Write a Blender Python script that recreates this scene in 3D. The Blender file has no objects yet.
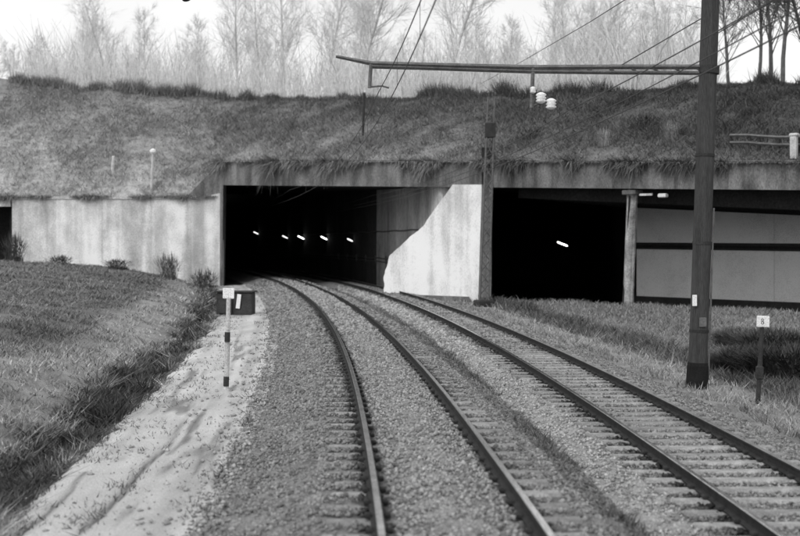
import bpy, math, random
import numpy as np
random.seed(7)
rng = np.random.default_rng(11)
C = bpy.context.scene.collection
SC = bpy.context.scene
R_ = math.radians

# ------------------------------------------------------------------ camera, sky, sun, exposure
F, HX, HY, EYE = 1150.0, 400.0, 242.0, 2.6        # focal length in photo pixels, principal column, horizon row, eye height
cd = bpy.data.cameras.new('camera'); cam = bpy.data.objects.new('camera', cd); C.objects.link(cam)
cam.location = (0, 0, EYE); cam.rotation_euler = (R_(90), 0, 0)
cd.sensor_width = 36; cd.lens = 36 * F / 800; cd.shift_y = -(268 - HY) / 800
cd.clip_start = 0.1; cd.clip_end = 6000
cd.dof.use_dof = True; cd.dof.focus_distance = 27; cd.dof.aperture_fstop = 1.15
SC.camera = cam

SUN_EL, SUN_AZ = R_(38), R_(215)                   # behind the camera, to the left
w = bpy.data.worlds.new('World'); SC.world = w; w.use_nodes = True
nt = w.node_tree; nt.nodes.clear()
out = nt.nodes.new('ShaderNodeOutputWorld'); bg = nt.nodes.new('ShaderNodeBackground')
sky = nt.nodes.new('ShaderNodeTexSky'); sky.sky_type = 'NISHITA'; sky.sun_disc = False
sky.sun_elevation = SUN_EL; sky.sun_rotation = SUN_AZ; sky.dust_density = 3; sky.air_density = 1
bw = nt.nodes.new('ShaderNodeRGBToBW')
tc = nt.nodes.new('ShaderNodeTexCoord'); nz = nt.nodes.new('ShaderNodeTexNoise')
nz.inputs['Scale'].default_value = 2.2; nz.inputs['Detail'].default_value = 5; nz.inputs['Roughness'].default_value = .55
mr = nt.nodes.new('ShaderNodeMapRange')
mr.inputs['From Min'].default_value = .3; mr.inputs['From Max'].default_value = .7
mr.inputs['To Min'].default_value = 7.2; mr.inputs['To Max'].default_value = 9.6
mx = nt.nodes.new('ShaderNodeMix'); mx.data_type = 'FLOAT'; mx.inputs[0].default_value = .85
nt.links.new(sky.outputs[0], bw.inputs[0]); nt.links.new(tc.outputs['Generated'], nz.inputs['Vector'])
nt.links.new(nz.outputs[0], mr.inputs['Value'])
nt.links.new(bw.outputs[0], mx.inputs[2]); nt.links.new(mr.outputs[0], mx.inputs[3])
nt.links.new(mx.outputs[0], bg.inputs['Color']); bg.inputs['Strength'].default_value = .1
nt.links.new(bg.outputs[0], out.inputs[0])

sl = bpy.data.lights.new('sun', 'SUN'); sl.energy = .9; sl.angle = R_(14); sl.color = (1, 1, 1)
so = bpy.data.objects.new('sun', sl); C.objects.link(so)
so.rotation_euler = (R_(90) - SUN_EL, 0, math.pi - SUN_AZ)
vs = SC.view_settings; vs.view_transform = 'Standard'; vs.look = 'None'; vs.gamma = 1; vs.exposure = .42
vs.use_curve_mapping = False

# ------------------------------------------------------------------ helpers
def mat(name, base, lo=.7, hi=1.3, scale=3., grain=40., tint=False, rough=.9, metal=0., bump=.3, spec=.2,
        rnd=0., stretch=(1, 1, 1), blotch=None, glo=.55, ghi=1.5, streak=None):
    """grey procedural material: broad mottling, fine grain, optional per-vertex tint, optional pale/dark blotches"""
    m = bpy.data.materials.new(name); m.use_nodes = True
    n = m.node_tree.nodes; l = m.node_tree.links; n.clear()
    o = n.new('ShaderNodeOutputMaterial'); b = n.new('ShaderNodeBsdfPrincipled')
    b.inputs['Roughness'].default_value = rough; b.inputs['Metallic'].default_value = metal
    b.inputs['Specular IOR Level'].default_value = spec
    l.new(b.outputs[0], o.inputs[0])
    t = n.new('ShaderNodeTexCoord'); mp = n.new('ShaderNodeMapping'); mp.inputs['Scale'].default_value = stretch
    l.new(t.outputs['Object'], mp.inputs['Vector'])
    def noise(s, det, a, z, rgh=.6):
        q = n.new('ShaderNodeTexNoise'); q.inputs['Scale'].default_value = s; q.inputs['Detail'].default_value = det
        q.inputs['Roughness'].default_value = rgh; l.new(mp.outputs[0], q.inputs['Vector'])
        r = n.new('ShaderNodeMapRange'); r.inputs['From Min'].default_value = .3; r.inputs['From Max'].default_value = .7
        r.inputs['To Min'].default_value = a; r.inputs['To Max'].default_value = z
        l.new(q.outputs[0], r.inputs['Value']); return q, r
    def mul(a, c):
        k = n.new('ShaderNodeMath'); k.operation = 'MULTIPLY'
        l.new(a, k.inputs[0])
        if isinstance(c, float): k.inputs[1].default_value = c
        else: l.new(c, k.inputs[1])
        return k.outputs[0]
    q1, r1 = noise(scale, 6, lo, hi); q2, r2 = noise(grain, 4, glo, ghi, .75)
    v = mul(mul(r1.outputs[0], r2.outputs[0]), float(base))
    if blotch:
        q3, r3 = noise(blotch[0], 7, blotch[1], blotch[2], .65); v = mul(v, r3.outputs[0])
    if streak:
        mp2 = n.new('ShaderNodeMapping'); mp2.inputs['Scale'].default_value = (1, 1, .07); l.new(t.outputs['Object'], mp2.inputs['Vector'])
        q4 = n.new('ShaderNodeTexNoise'); q4.inputs['Scale'].default_value = streak[0]; q4.inputs['Detail'].default_value = 6; l.new(mp2.outputs[0], q4.inputs['Vector'])
        r4 = n.new('ShaderNodeMapRange'); r4.inputs['From Min'].default_value = .36; r4.inputs['From Max'].default_value = .6
        r4.inputs['To Min'].default_value = streak[1]; r4.inputs['To Max'].default_value = streak[2]; l.new(q4.outputs[0], r4.inputs['Value']); v = mul(v, r4.outputs[0])
    if tint:
        a = n.new('ShaderNodeAttribute'); a.attribute_name = 'tint'; v = mul(v, a.outputs['Fac'])
    if rnd:
        oi = n.new('ShaderNodeObjectInfo'); r = n.new('ShaderNodeMapRange')
        r.inputs['To Min'].default_value = 1 - rnd; r.inputs['To Max'].default_value = 1 + rnd
        l.new(oi.outputs['Random'], r.inputs['Value']); v = mul(v, r.outputs[0])
    cl = n.new('ShaderNodeClamp'); cl.inputs['Max'].default_value = .9; l.new(v, cl.inputs['Value'])
    l.new(cl.outputs[0], b.inputs['Base Color'])
    if bump:
        bp = n.new('ShaderNodeBump'); bp.inputs['Strength'].default_value = bump; bp.inputs['Distance'].default_value = .03
        l.new(q2.outputs[0], bp.inputs['Height']); l.new(bp.outputs[0], b.inputs['Normal'])
    return m

def emit(name, s):
    m = bpy.data.materials.new(name); m.use_nodes = True; n = m.node_tree.nodes; n.clear()
    o = n.new('ShaderNodeOutputMaterial'); e = n.new('ShaderNodeEmission'); e.inputs['Strength'].default_value = s
    m.node_tree.links.new(e.outputs[0], o.inputs[0]); return m

class MB:
    def __init__(s): s.v = []; s.f = []; s.mi = []
    def add(s, vs_, fs, mi=0):
        k = len(s.v); s.v += [tuple(map(float, p)) for p in vs_]
        s.f += [tuple(i + k for i in f) for f in fs]; s.mi += [mi] * len(fs); return s
    def box(s, c, size, rz=0., ch=0., rx=0., ry=0., mi=0):
        from mathutils import Matrix, Vector
        hx, hy, hz = size[0] / 2, size[1] / 2, size[2] / 2
        M = Matrix.Rotation(rz, 3, 'Z') @ Matrix.Rotation(ry, 3, 'Y') @ Matrix.Rotation(rx, 3, 'X')
        ch = min(ch, hx * .8, hy * .8, hz * .8)
        if ch <= 0:
            L = [(x, y, z) for z in (-hz, hz) for x, y in ((-hx, -hy), (hx, -hy), (hx, hy), (-hx, hy))]
            F_ = [(3, 2, 1, 0), (4, 5, 6, 7)] + [(i, (i + 1) % 4, 4 + (i + 1) % 4, 4 + i) for i in range(4)]
        else:
            L = []
            for z, k in ((-hz, ch), (-hz + ch, 0), (hz - ch, 0), (hz, ch)):
                X, Y = hx - k, hy - k
                L += [(-X, -Y, z), (X, -Y, z), (X, Y, z), (-X, Y, z)]
            F_ = [(3, 2, 1, 0), (12, 13, 14, 15)]
            for r in range(3):
                F_ += [(r * 4 + i, r * 4 + (i + 1) % 4, r * 4 + 4 + (i + 1) % 4, r * 4 + 4 + i) for i in range(4)]
        V = [tuple(M @ Vector(p) + Vector(c)) for p in L]
        return s.add(V, F_, mi)
    def tube(s, pts, rad, n=8, caps=True, mi=0):
        P = np.array(pts, float); m = len(P)
        rad = [rad] * m if np.isscalar(rad) else rad
        T = np.gradient(P, axis=0); T /= np.linalg.norm(T, axis=1)[:, None] + 1e-9
        up = np.array([0, 0, 1.]) if abs(T[0, 2]) < .9 else np.array([1., 0, 0])
        V = []
        for i in range(m):
            a = np.cross(T[i], up); a /= np.linalg.norm(a) + 1e-9; b = np.cross(a, T[i])
            for k in range(n):
                t = 2 * math.pi * k / n
                V.append(P[i] + rad[i] * (math.cos(t) * a + math.sin(t) * b))
        F_ = [(i * n + k, i * n + (k + 1) % n, (i + 1) * n + (k + 1) % n, (i + 1) * n + k) for i in range(m - 1) for k in range(n)]
        if caps: F_ += [tuple(range(n - 1, -1, -1)), tuple((m - 1) * n + k for k in range(n))]
        return s.add(V, F_, mi)
    def poly_wall(s, a, b, za0, za1, zb0, zb1, th, nrm):
        """slab between plan points a and b, given bottom/top at each, thickness th pushed along -nrm"""
        a = np.array(a, float); b = np.array(b, float); k = -np.array(nrm, float) * th
        V = [(*a, za0), (*b, zb0), (*b, zb1), (*a, za1)]
        V += [(p[0] + k[0], p[1] + k[1], p[2]) for p in V]
        return s.add(V, [(0, 1, 2, 3), (7, 6, 5, 4), (0, 4, 5, 1), (1, 5, 6, 2), (2, 6, 7, 3), (3, 7, 4, 0)])
    def build(s, name, m, parent=None, smooth=False, loc=None):
        me = bpy.data.meshes.new(name); me.from_pydata(s.v, [], s.f)
        for q in (m if isinstance(m, (list, tuple)) else [m]): me.materials.append(q)
        me.polygons.foreach_set('material_index', s.mi)
        if smooth: me.polygons.foreach_set('use_smooth', [True] * len(s.f))
        me.update(); return link(name, me, parent, loc)

def link(name, me, parent=None, loc=None):
    o = bpy.data.objects.new(name, me); C.objects.link(o)
    if parent is not None: o.parent = parent; 
    if parent is not None and loc is None:
        q = parent
        off = np.zeros(3)
        while q is not None: off += np.array(q.location); q = q.parent
        o.location = tuple(-off)                    # meshes are written in world coordinates
    if loc is not None: o.location = loc
    return o

def raw(name, V, Fc, m, tint=None, parent=None, smooth=False, k=None):
    """large numpy mesh: V (n,3), Fc (m,k)"""
    V = np.asarray(V, np.float32); Fc = np.asarray(Fc, np.int32); k = Fc.shape[1]
    me = bpy.data.meshes.new(name)
    me.vertices.add(len(V)); me.vertices.foreach_set('co', V.ravel())
    me.loops.add(Fc.size); me.loops.foreach_set('vertex_index', Fc.ravel())
    me.polygons.add(len(Fc)); me.polygons.foreach_set('loop_start', np.arange(len(Fc), dtype=np.int32) * k)
    me.polygons.foreach_set('loop_total', np.full(len(Fc), k, np.int32))
    if smooth: me.polygons.foreach_set('use_smooth', np.ones(len(Fc), bool))
    me.materials.append(m)
    if tint is not None:
        a = me.attributes.new('tint', 'FLOAT', 'POINT'); a.data.foreach_set('value', np.asarray(tint, np.float32).ravel())
    me.update(calc_edges=True); me.validate()
    return link(name, me, parent)

def tag(o, label, cat, group=None, kind=None):
    o['label'] = label; o['category'] = cat
    if group: o['group'] = group
    if kind: o['kind'] = kind
    return o
def thing(name, loc, label, cat, group=None):
    o = bpy.data.objects.new(name, None); C.objects.link(o); o.location = loc; o.empty_display_size = .3
    return tag(o, label, cat, group)
def struct(o): o['kind'] = 'structure'; return o
def stuff(o): o['kind'] = 'stuff'; return o
def P(px, py, d): return np.array([(px - HX) / F * d, d, EYE + (HY - py) / F * d])
LEAN = math.tan(R_(2.0))
def up(p, h): return np.array([p[0] + LEAN * h, p[1], p[2] + h])

_tab = np.random.default_rng(5).random((256, 256))
def vn(x, y, s=1.):
    x = np.asarray(x, float) * s; y = np.asarray(y, float) * s
    xi = np.floor(x).astype(int); yi = np.floor(y).astype(int); fx = x - xi; fy = y - yi
    fx = fx * fx * (3 - 2 * fx); fy = fy * fy * (3 - 2 * fy)
    g = lambda a, b: _tab[a % 256, b % 256]
    return (g(xi, yi) * (1 - fx) + g(xi + 1, yi) * fx) * (1 - fy) + (g(xi, yi + 1) * (1 - fx) + g(xi + 1, yi + 1) * fx) * fy
def fbm(x, y, s=1., o=4):
    t = 0; a = .5
    for i in range(o): t = t + a * vn(np.asarray(x) + 17.3 * i, np.asarray(y) - 9.1 * i, s * 2 ** i); a *= .5
    return t / (1 - .5 ** o)

# ------------------------------------------------------------------ plan of the place
def Lx(d):
    d = np.clip(d, -200, 185.); return .977 - .0267 * d - .00106 * d * d
def Rx(d):
    d = np.clip(d, -200, 185.); return 4.816 + .00044 * d - .00113 * d * d
RD = -.40                                            # right rails lie lower than the left ones
A0, A1 = np.array([-13., 84.]), np.array([18., 52.]) # the line of the bridge face
U = (A1 - A0) / np.linalg.norm(A1 - A0); N = np.array([U[1], -U[0]]); N = N if N[1] < 0 else -N
def face(px):
    k = (px - HX) / F; q = (84 * k + 13) / (31 + 32 * k); return A0 + (A1 - A0) * q
def qof(x, d): return ((x - A0[0]) * 31 + (d - A0[1]) * -32) / (31 ** 2 + 32 ** 2)
def behind(x, d): return -((x - A0[0]) * N[0] + (d - A0[1]) * N[1])     # metres behind the face
def soffit(x, d): return 6.76 + (4.95 - 6.76) * qof(x, d)
def facetop(x, d): return soffit(x, d) + 1.72 - .5 * np.clip(qof(x, d), 0, 1.2)

PO = np.array([-400, -60, -30, -22, -15, -11, -8.6, -7.2, -6.3, -5.7, -5.0, -3.9, -2.7, -2.1, -1.45, -1.3, 1.3, 1.5, 2.1])
PZ = np.array([1.4, 1.4, 1.5, 1.35, .95, .5, .05, -.22, -.5, -.78, -.62, -.6, -.5, -.42, -.22, -.18, -.18, -.22, -.48])
QO = np.array([-2.1, -1.5, -1.3, 1.3, 1.45, 2.1, 3., 4.2, 5, 5.9, 8, 12, 18, 30, 400])
QZ = np.array([-.8, -.64, -.585, -.585, -.62, -.8, -.86, -.92, -1.02, -.95, -.82, -.78, -.8, -.7, -.6])
def H(x, d):
    x = np.asarray(x, float); d = np.asarray(d, float)
    o = x - Lx(d); r = x - Rx(d)
    z = np.where(o < 2.1, np.interp(o, PO, PZ), 0)
    mid = (Rx(d) - Lx(d)) - 2.1
    t = np.clip((o - 2.1) / np.maximum(mid - 2.1, .05), 0, 1)
    zm = -.48 + (-.8 + .48) * t - .06 * np.sin(np.pi * t)
    z = np.where((o >= 2.1) & (r < -2.1), zm, z)
    z = np.where(r >= -2.1, np.interp(r, QO, QZ), z)
    rough = np.where((o > -2.6) & (r < 2.4), .25, np.where((o > -5.2) & (o <= -2.6), .35, 1.))
    z = z + rough * ((fbm(x, d, .7, 4) - .5) * .22 + (fbm(x + 40, d, .16, 2) - .5) * np.where(o < -7, .5, .15))
    s = behind(x, d)
    # grassy lip in front of the underpass, roadway lower behind it
    und = (r > 4.5) & (x > 3)
    z = z + np.where(und, .28 * np.exp(-((s + 1.5) / 2.2) ** 2), 0)
    z = z - np.where(und & (x > 5.2), 1.1 * np.clip((s - .4) / 2.5, 0, 1), 0)
    return z

# ------------------------------------------------------------------ materials
M = {}
M['ground'] = mat('dry_grass_soil', 1., .72, 1.28, 2.2, 26, tint=True, blotch=(.5, .8, 1.2), bump=.6)
M['ballast'] = mat('ballast_gravel', 1., .75, 1.25, 1.7, 34, tint=True, bump=.9, glo=.5, ghi=1.5)
M['stone'] = mat('ballast_stone', 1., .8, 1.2, 8, 60, tint=True, bump=.2)
M['path'] = mat('sandy_track', 1., .84, 1.16, 1.1, 70, tint=True, bump=.5, stretch=(1, .5, 1), glo=.6, ghi=1.4)
M['grass'] = mat('dry_grass_blade', 1., .8, 1.2, 5, 30, tint=True, bump=0)
M['rail'] = mat('rusty_rail_side', .028, .7, 1.4, 6, 40, rough=.75)
M['railtop'] = mat('polished_rail_head', .8, .8, 1.1, 3, 30, rough=.17, metal=1., bump=.05, stretch=(1, .1, 1))
M['railtop2'] = mat('dull_rail_head', .3, .6, 1.2, 3, 30, rough=.42, metal=1., bump=.05)
M['railtop3'] = mat('brown_rail_head', .5, .5, 1.3, 3, 30, rough=.2, metal=1., bump=.05)
M['sleeper'] = mat("weathered_sleeper", .27, .6, 1.4, 4, 45, rnd=.2, bump=.5)
M['clip'] = mat('greasy_iron', .035, .7, 1.3, 8, 50)
M['conc'] = mat('weathered_concrete', .185, .55, 1.4, streak=(1.6, .55, 1.15), scale=.9, grain=16, blotch=(.35, .7, 1.25), stretch=(1, 1, .5), bump=.4, glo=.5, ghi=1.5)
M['concpale'] = mat('pale_concrete', .88, .7, 1.15, .9, 14, blotch=(.16, .6, 1.25), stretch=(1, 1, .7), bump=.25, glo=.66, ghi=1.3, streak=(1.1, .66, 1.08))
M['coping'] = mat('coping_stone', .5, .6, 1.3, 1.2, 16)
M['white'] = mat('whitewashed_concrete', .95, .78, 1.14, .7, 14, blotch=(.22, .66, 1.25), stretch=(1, 1, .6), bump=.3, glo=.7, ghi=1.25, streak=(1.1, .72, 1.1))
M['whiter'] = mat('fresh_whitewash', .86, .9, 1.06, 1.2, 12, bump=.2)
M['lining'] = mat('daylit_lining', .38, .55, 1.4, .5, 10, stretch=(1, 1, .25), blotch=(.3, .6, 1.3))  # paler tunnel wall near the mouth, entering daylight put into the colour
M['pillar'] = mat('grey_pillar_concrete', .42, .55, 1.4, 1.6, 14, streak=(3., .6, 1.15))
M['wallshade'] = mat('shaded_tunnel_wall', .06, .6, 1.4, .5, 8, stretch=(1, 1, .3))  # deeper tunnel wall, loss of daylight put into the dark colour
M['black'] = mat('shade_black', .025, .7, 1.3, .6, 8)  # shade under the deck and in the openings put into a near-black colour
M['panel'] = mat('wall_panel', .9, .82, 1.18, .5, 20, rnd=.05, bump=.2, glo=.6, ghi=1.4)
M['iron'] = mat('dark_iron', .035, .7, 1.3, 3, 30, rough=.7)
M['pole'] = mat('tarred_pole', .05, .72, 1.35, 2, 22, stretch=(3, 3, .25), bump=.3)
M['tar'] = mat('tar_black', .012, .7, 1.3, 4, 30)
M['gal'] = mat('dull_galvanised', .12, .7, 1.3, 4, 30, rough=.6)
M['wire'] = mat('weathered_wire', .07, .8, 1.2, 3, 20, rough=.6)
M['porc'] = mat('white_porcelain', .82, .93, 1.05, 6, 30, rough=.3, spec=.5, bump=0)
M['paint'] = mat('white_paint', .8, .9, 1.05, 5, 40, bump=.05)
M['ink'] = mat('black_lettering', .06, .9, 1.1, 5, 40, bump=0)
M['cab'] = mat('dark_cabinet_paint', .045, .75, 1.3, 3, 25)
M['stake'] = mat('pale_timber', .5, .75, 1.2, 4, 30)
M['bark'] = mat('haze_paled_bark', .5, .7, 1.3, 3, 20, bump=.2)  # glare and haze over the far trees put into the pale colour
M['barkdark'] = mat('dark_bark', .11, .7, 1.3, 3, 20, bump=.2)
M['twig'] = mat('haze_paled_twig', .62, .8, 1.2, 3, 20, bump=0)  # twigs lightened the same way, haze painted into the tone
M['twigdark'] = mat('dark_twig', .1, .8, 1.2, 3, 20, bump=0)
M['bush'] = mat('heather_twig', 1., .8, 1.2, 3, 20, bump=0, tint=True)
M['lamp'] = emit('lit_tube', 5.)
M['lampdim'] = emit('lit_tube_dim', 1.6)

# ------------------------------------------------------------------ ground
def axis(*segs):
    a = []
    for s, e, st in segs: a += list(np.arange(s, e, st))
    return np.array(a)
offs = np.concatenate([[-3000, -900, -300, -120, -80], axis((-60, -26, 3), (-26, -12, .7), (-12, 15, .3), (15, 34, 1.), (34, 70, 6)), [70, 120, 300, 900, 3000]])
ds = np.concatenate([[-600, -150], axis((-40, 4, 4), (4, 40, .32), (40, 100, .6), (100, 200, 6)), [200, 260, 400, 900, 4500]])
def grid(ofs, dd, f):
    D, O = np.meshgrid(dd, ofs, indexing='ij'); X = f(D) + O
    n, m = D.shape; i = np.arange(n * m).reshape(n, m)
    Fc = np.stack([i[:-1, :-1], i[:-1, 1:], i[1:, 1:], i[1:, :-1]], -1).reshape(-1, 4)
    return X, D, Fc
def zone(o, v):    # piecewise-linear colour of what covers the ground
    return np.interp(o, [a for a, b in v], [b for a, b in v])
ZL = [(-60, .16), (-12, .15), (-9.4, .125), (-8.6, .14), (-8.0, .22), (-6.6, .235), (-6.2, .16), (-5.95, .05), (-5.2, .05), (-4.8, .3), (-2.8, .3), (-2.5, .2)]
ZR = [(2.3, .17), (3., .24), (4., .25), (4.6, .10), (5.7, .085), (6.6, .2), (8.5, .17), (12, .2), (20, .17), (60, .15)]
def gcol(X, D):
    j = (fbm(X, D, .9, 3) - .5) * 1.1
    o = X - Lx(D) + j; r = X - Rx(D) + j * 1.2
    return np.where(r > 2.2, zone(r, ZR), np.where(o < -2.4, zone(o, ZL) * (.75 + .5 * fbm(X + 9, D, .35, 4)), .17))
X, D, Fc = grid(offs, ds, Lx)
Z = H(X, D); o = X - Lx(D); r = X - Rx(D)
Z = Z - np.where((o > -5.0) & (r < 2.2) & (D < 170), .09, 0.)
Z = np.where((D > 250) | (np.abs(o) > 250), -1.2, Z)
col = gcol(X, D)
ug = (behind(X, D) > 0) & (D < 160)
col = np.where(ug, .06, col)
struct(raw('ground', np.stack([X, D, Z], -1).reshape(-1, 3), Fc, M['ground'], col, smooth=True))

# sandy track beside the line
X, D, Fc = grid(np.arange(-5.1, -2.4, .05), axis((3, 26, .09), (26, 45, .25), (45, 84, .5)), Lx)
o = X - Lx(D)
edge = (fbm(X * 1.2, D, .8, 3) - .5) * .5
Z = H(X, D) + .02 - .12 * np.clip((np.abs(o + 3.8) - 1.1 + edge) / .25, 0, 1)
rut = lambda c, wd: np.exp(-((o - c - .12 * np.sin(D * .21 + c) - (fbm(D, D * 0 + c, .5, 2) - .5) * .25) / wd) ** 2)
rm = np.clip(fbm(D, D * 0 + 3.3, .22, 2) * 2.6 - .8, 0, 1)
lim = np.clip((24 - D) / 6, 0, 1)
Z = Z - .05 * rut(-3.78, .07) * lim - .04 * rut(-4.46, .08) * (D < 15) - .02 * rut(-3.1, .15) + (fbm(X, D, 6, 4) - .5) * .022
spots = np.clip((fbm((X - Lx(D)) * 2.6, D * .28, 1.3, 4) - .66) * 8, 0, 1)
wet = np.clip(fbm((X - Lx(D)) * 2.4, D * .12, 1.1, 5) * 1.9 - .45, 0, 1)
col = .57 - .16 * wet + .12 * (fbm((X - Lx(D)) * 2, D * .2, 1.6, 5) - .5)
col = col * (1 - .72 * rut(-3.80, .035) * lim * np.clip(fbm(X * 0, D, .9, 3) * 4 - 1.1, 0, 1)) * (1 - .6 * rut(-4.46, .04) * (D < 16)) * (1 - .55 * rut(-3.62, .04) * (D > 17) * rm) * (1 - .2 * rut(-3.05, .2))
col = col * (1 - .55 * spots)
struct(raw('path', np.stack([X, D, Z], -1).reshape(-1, 3), Fc, M['path'], col, smooth=True))

# ballast under both tracks
def bcol(X, D):
    o = X - Lx(D); r = X - Rx(D); j = (fbm(X * 2, D, 1.3, 3) - .5)
    c = .215 + .07 * j
    c = np.where(np.abs(o + j * .3) < .62, .27 + .06 * j, c)                              # paler gravel between the left rails
    c = np.where(np.abs(r + j * .3) < .62, .23 + .05 * j, c)
    c = np.where((r > -1.95 + j * .5) & (r < -1.25 + j * .4), .33, c)                      # pale strip beside the right track
    c = np.where((o > 1.6) & (r < -2.0 + j * .5), .155 + .03 * j, c)
    c = np.where(r > 1.25 + j * .3, .21, c)
    for q, wd, dk in ((np.abs(np.abs(o) - .80), .17, .8), (np.abs(np.abs(r) - .78), .24, .88)):
        c = c * (1 - dk * np.exp(-((q + j * .08) / wd) ** 4))                               # brake dust, oil and the rails' shade darkened into the ballast
    return c
sep = 4.3
X, D, Fc = grid(np.concatenate([np.arange(-2.8, 7.9, .085)]), axis((3, 30, .13), (30, 60, .3), (60, 178, 1.)), lambda d: Lx(d))
o = X - Lx(D); r = X - Rx(D)
Z = H(X, D) + (fbm(X, D, 5, 3) - .5) * .07
Z += np.where(np.abs(o) < .6, .045 * np.cos(o / .6 * 1.5), 0) + np.where(np.abs(r) < 1.3, -.018, 0) + np.where((np.abs(o) > .7) & (np.abs(o) < 1.35), -.015, 0)
Z -= np.where((o < -2.55) | (r > 2.2), .12, 0) * 1.
struct(raw('ballast_bed', np.stack([X, D, Z], -1).reshape(-1, 3), Fc, M['ballast'], bcol(X, D), smooth=True))

# loose ballast stones, near part only
def stones(n, d0, d1, smin, smax):
    u = rng.random(n); d = d0 * (d1 / d0) ** (u ** .75)
    lo = Lx(d) - 2.75; hi = Rx(d) + 2.3
    x = lo + rng.random(n) * (hi - lo)
    x = np.clip(x, -HX / F * d * 1.05, HX / F * d * 1.05)
    keep = (rng.random(n) > .15) & (rng.random(n) < np.clip((d1 - d) / 16., 0, 1))
    x, d = x[keep], d[keep]; n = len(x)
    # keep the sleeper heads and rails clear
    o = np.abs(x - Lx(d)); r = np.abs(x - Rx(d))
    k2 = ~((np.abs(o - .75) < .07) | (np.abs(r - .75) < .07))
    onsl = ((((d - 4.17) % .6) < .26) & (o > .62) & (o < 1.32)) | ((((d - 4.42) % .6) < .26) & (r < 1.32)); k2 &= ~(onsl & (rng.random(n) < .93))
    x, d = x[k2], d[k2]; n = len(x)
    s = (smin + (smax - smin) * rng.random(n) ** 2) * (1 + d / 60)
    z = H(x, d) + np.where(np.abs(x - Lx(d)) < .6, .04, 0) + s * .2
    base = np.array([(1, 0, 0), (-1, 0, 0), (0, 1, 0), (0, -1, 0), (0, 0, 1), (0, 0, -1)], float)
    V = base[None] * (s[:, None] * .5)[:, :, None] * (.6 + .8 * rng.random((n, 6, 1)))
    a = rng.random(n) * 6.28; t = rng.random(n) * 1.0
    c_, s_ = np.cos(a)[:, None], np.sin(a)[:, None]
    x1 = V[:, :, 0] * c_ - V[:, :, 1] * s_; y1 = V[:, :, 0] * s_ + V[:, :, 1] * c_
    ct, st = np.cos(t)[:, None], np.sin(t)[:, None]
    y2 = y1 * ct - V[:, :, 2] * st; z2 = y1 * st + V[:, :, 2] * ct
    V = np.stack([x1 + x[:, None], y2 + d[:, None], z2 * .9 + z[:, None]], -1)
    F0 = np.array([(0, 2, 4), (2, 1, 4), (1, 3, 4), (3, 0, 4), (2, 0, 5), (1, 2, 5), (3, 1, 5), (0, 3, 5)])
    Fc = (np.arange(n)[:, None, None] * 6 + F0[None]).reshape(-1, 3)
    tint = np.repeat(bcol(x, d) * (.55 + .95 * rng.random(n)), 6)
    return V.reshape(-1, 3), Fc, tint
V, Fc, t = stones(130000, 7.5, 46, .022, .06)
stuff(raw('ballast_stones', V, Fc, M['stone'], t))
V, Fc, t = stones(45000, 34, 84, .045, .10)
stuff(raw('ballast_stones', V, Fc, M['stone'], t))
# grit strewn over the sandy track
n = 2600
d = 8 * (40 / 8) ** (rng.random(n) ** .8); e_ = rng.random(n); x = Lx(d) - 2.45 - np.where(e_ < .75, rng.exponential(.25, n), rng.random(n) * 2.6)
sz = (.008 + .03 * rng.random(n) ** 4) * (1 + d / 40); z = H(x, d) + .03
B6 = np.array([(1, 0, 0), (-1, 0, 0), (0, 1, 0), (0, -1, 0), (0, 0, .8), (0, 0, -.8)], float)
V = B6[None] * sz[:, None, None] * (.5 + .9 * rng.random((n, 6, 1))) + np.stack([x, d, z], -1)[:, None]
Fc = (np.arange(n)[:, None, None] * 6 + np.array([(0, 2, 4), (2, 1, 4), (1, 3, 4), (3, 0, 4), (2, 0, 5), (1, 2, 5), (3, 1, 5), (0, 3, 5)])[None]).reshape(-1, 3)
stuff(raw('path_grit', V.reshape(-1, 3), Fc, M['stone'], np.repeat(.2 + .25 * rng.random(n), 6)))

# ------------------------------------------------------------------ the two tracks
RP = [(-.075, 0), (.075, 0), (.075, .018), (.014, .034), (.014, .112), (.036, .124), (.036, .152), (.028, .160), (-.028, .160), (-.036, .152), (-.036, .124), (-.014, .112), (-.014, .034), (-.075, .018)]
def rail_mesh(f, o, z0, d0=2., d1=176.):
    mb = MB(); dd = np.arange(d0, d1, .8); k = len(RP); V = []
    for d in dd:
        e = .01; tx = (f(d + e) - f(d - e)) / (2 * e); nx = np.array([1, -tx]) / math.hypot(1, tx)
        c = np.array([f(d), d]) + nx * o
        wz = z0 - .16 + .006 * (vn(d, o, .35) - .5)
        for (a, b) in RP: V.append((c[0] + nx[0] * a, c[1] + nx[1] * a, wz + b))
    Fs = [[], []]
    for i in range(len(dd) - 1):
        for j in range(k):
            g = (i * k + j, i * k + (j + 1) % k, (i + 1) * k + (j + 1) % k, (i + 1) * k + j)
            Fs[1 if j in (6, 7, 8) else 0].append(g)
    mb.add(V, Fs[0], 0); n0 = len(mb.v)
    mb.f += Fs[1]; mb.mi += [1] * len(Fs[1])
    return mb
sl_mb = MB().box((0, 0, -.1), (2.6, .26, .2), ch=.025)
sl_me = None
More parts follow.
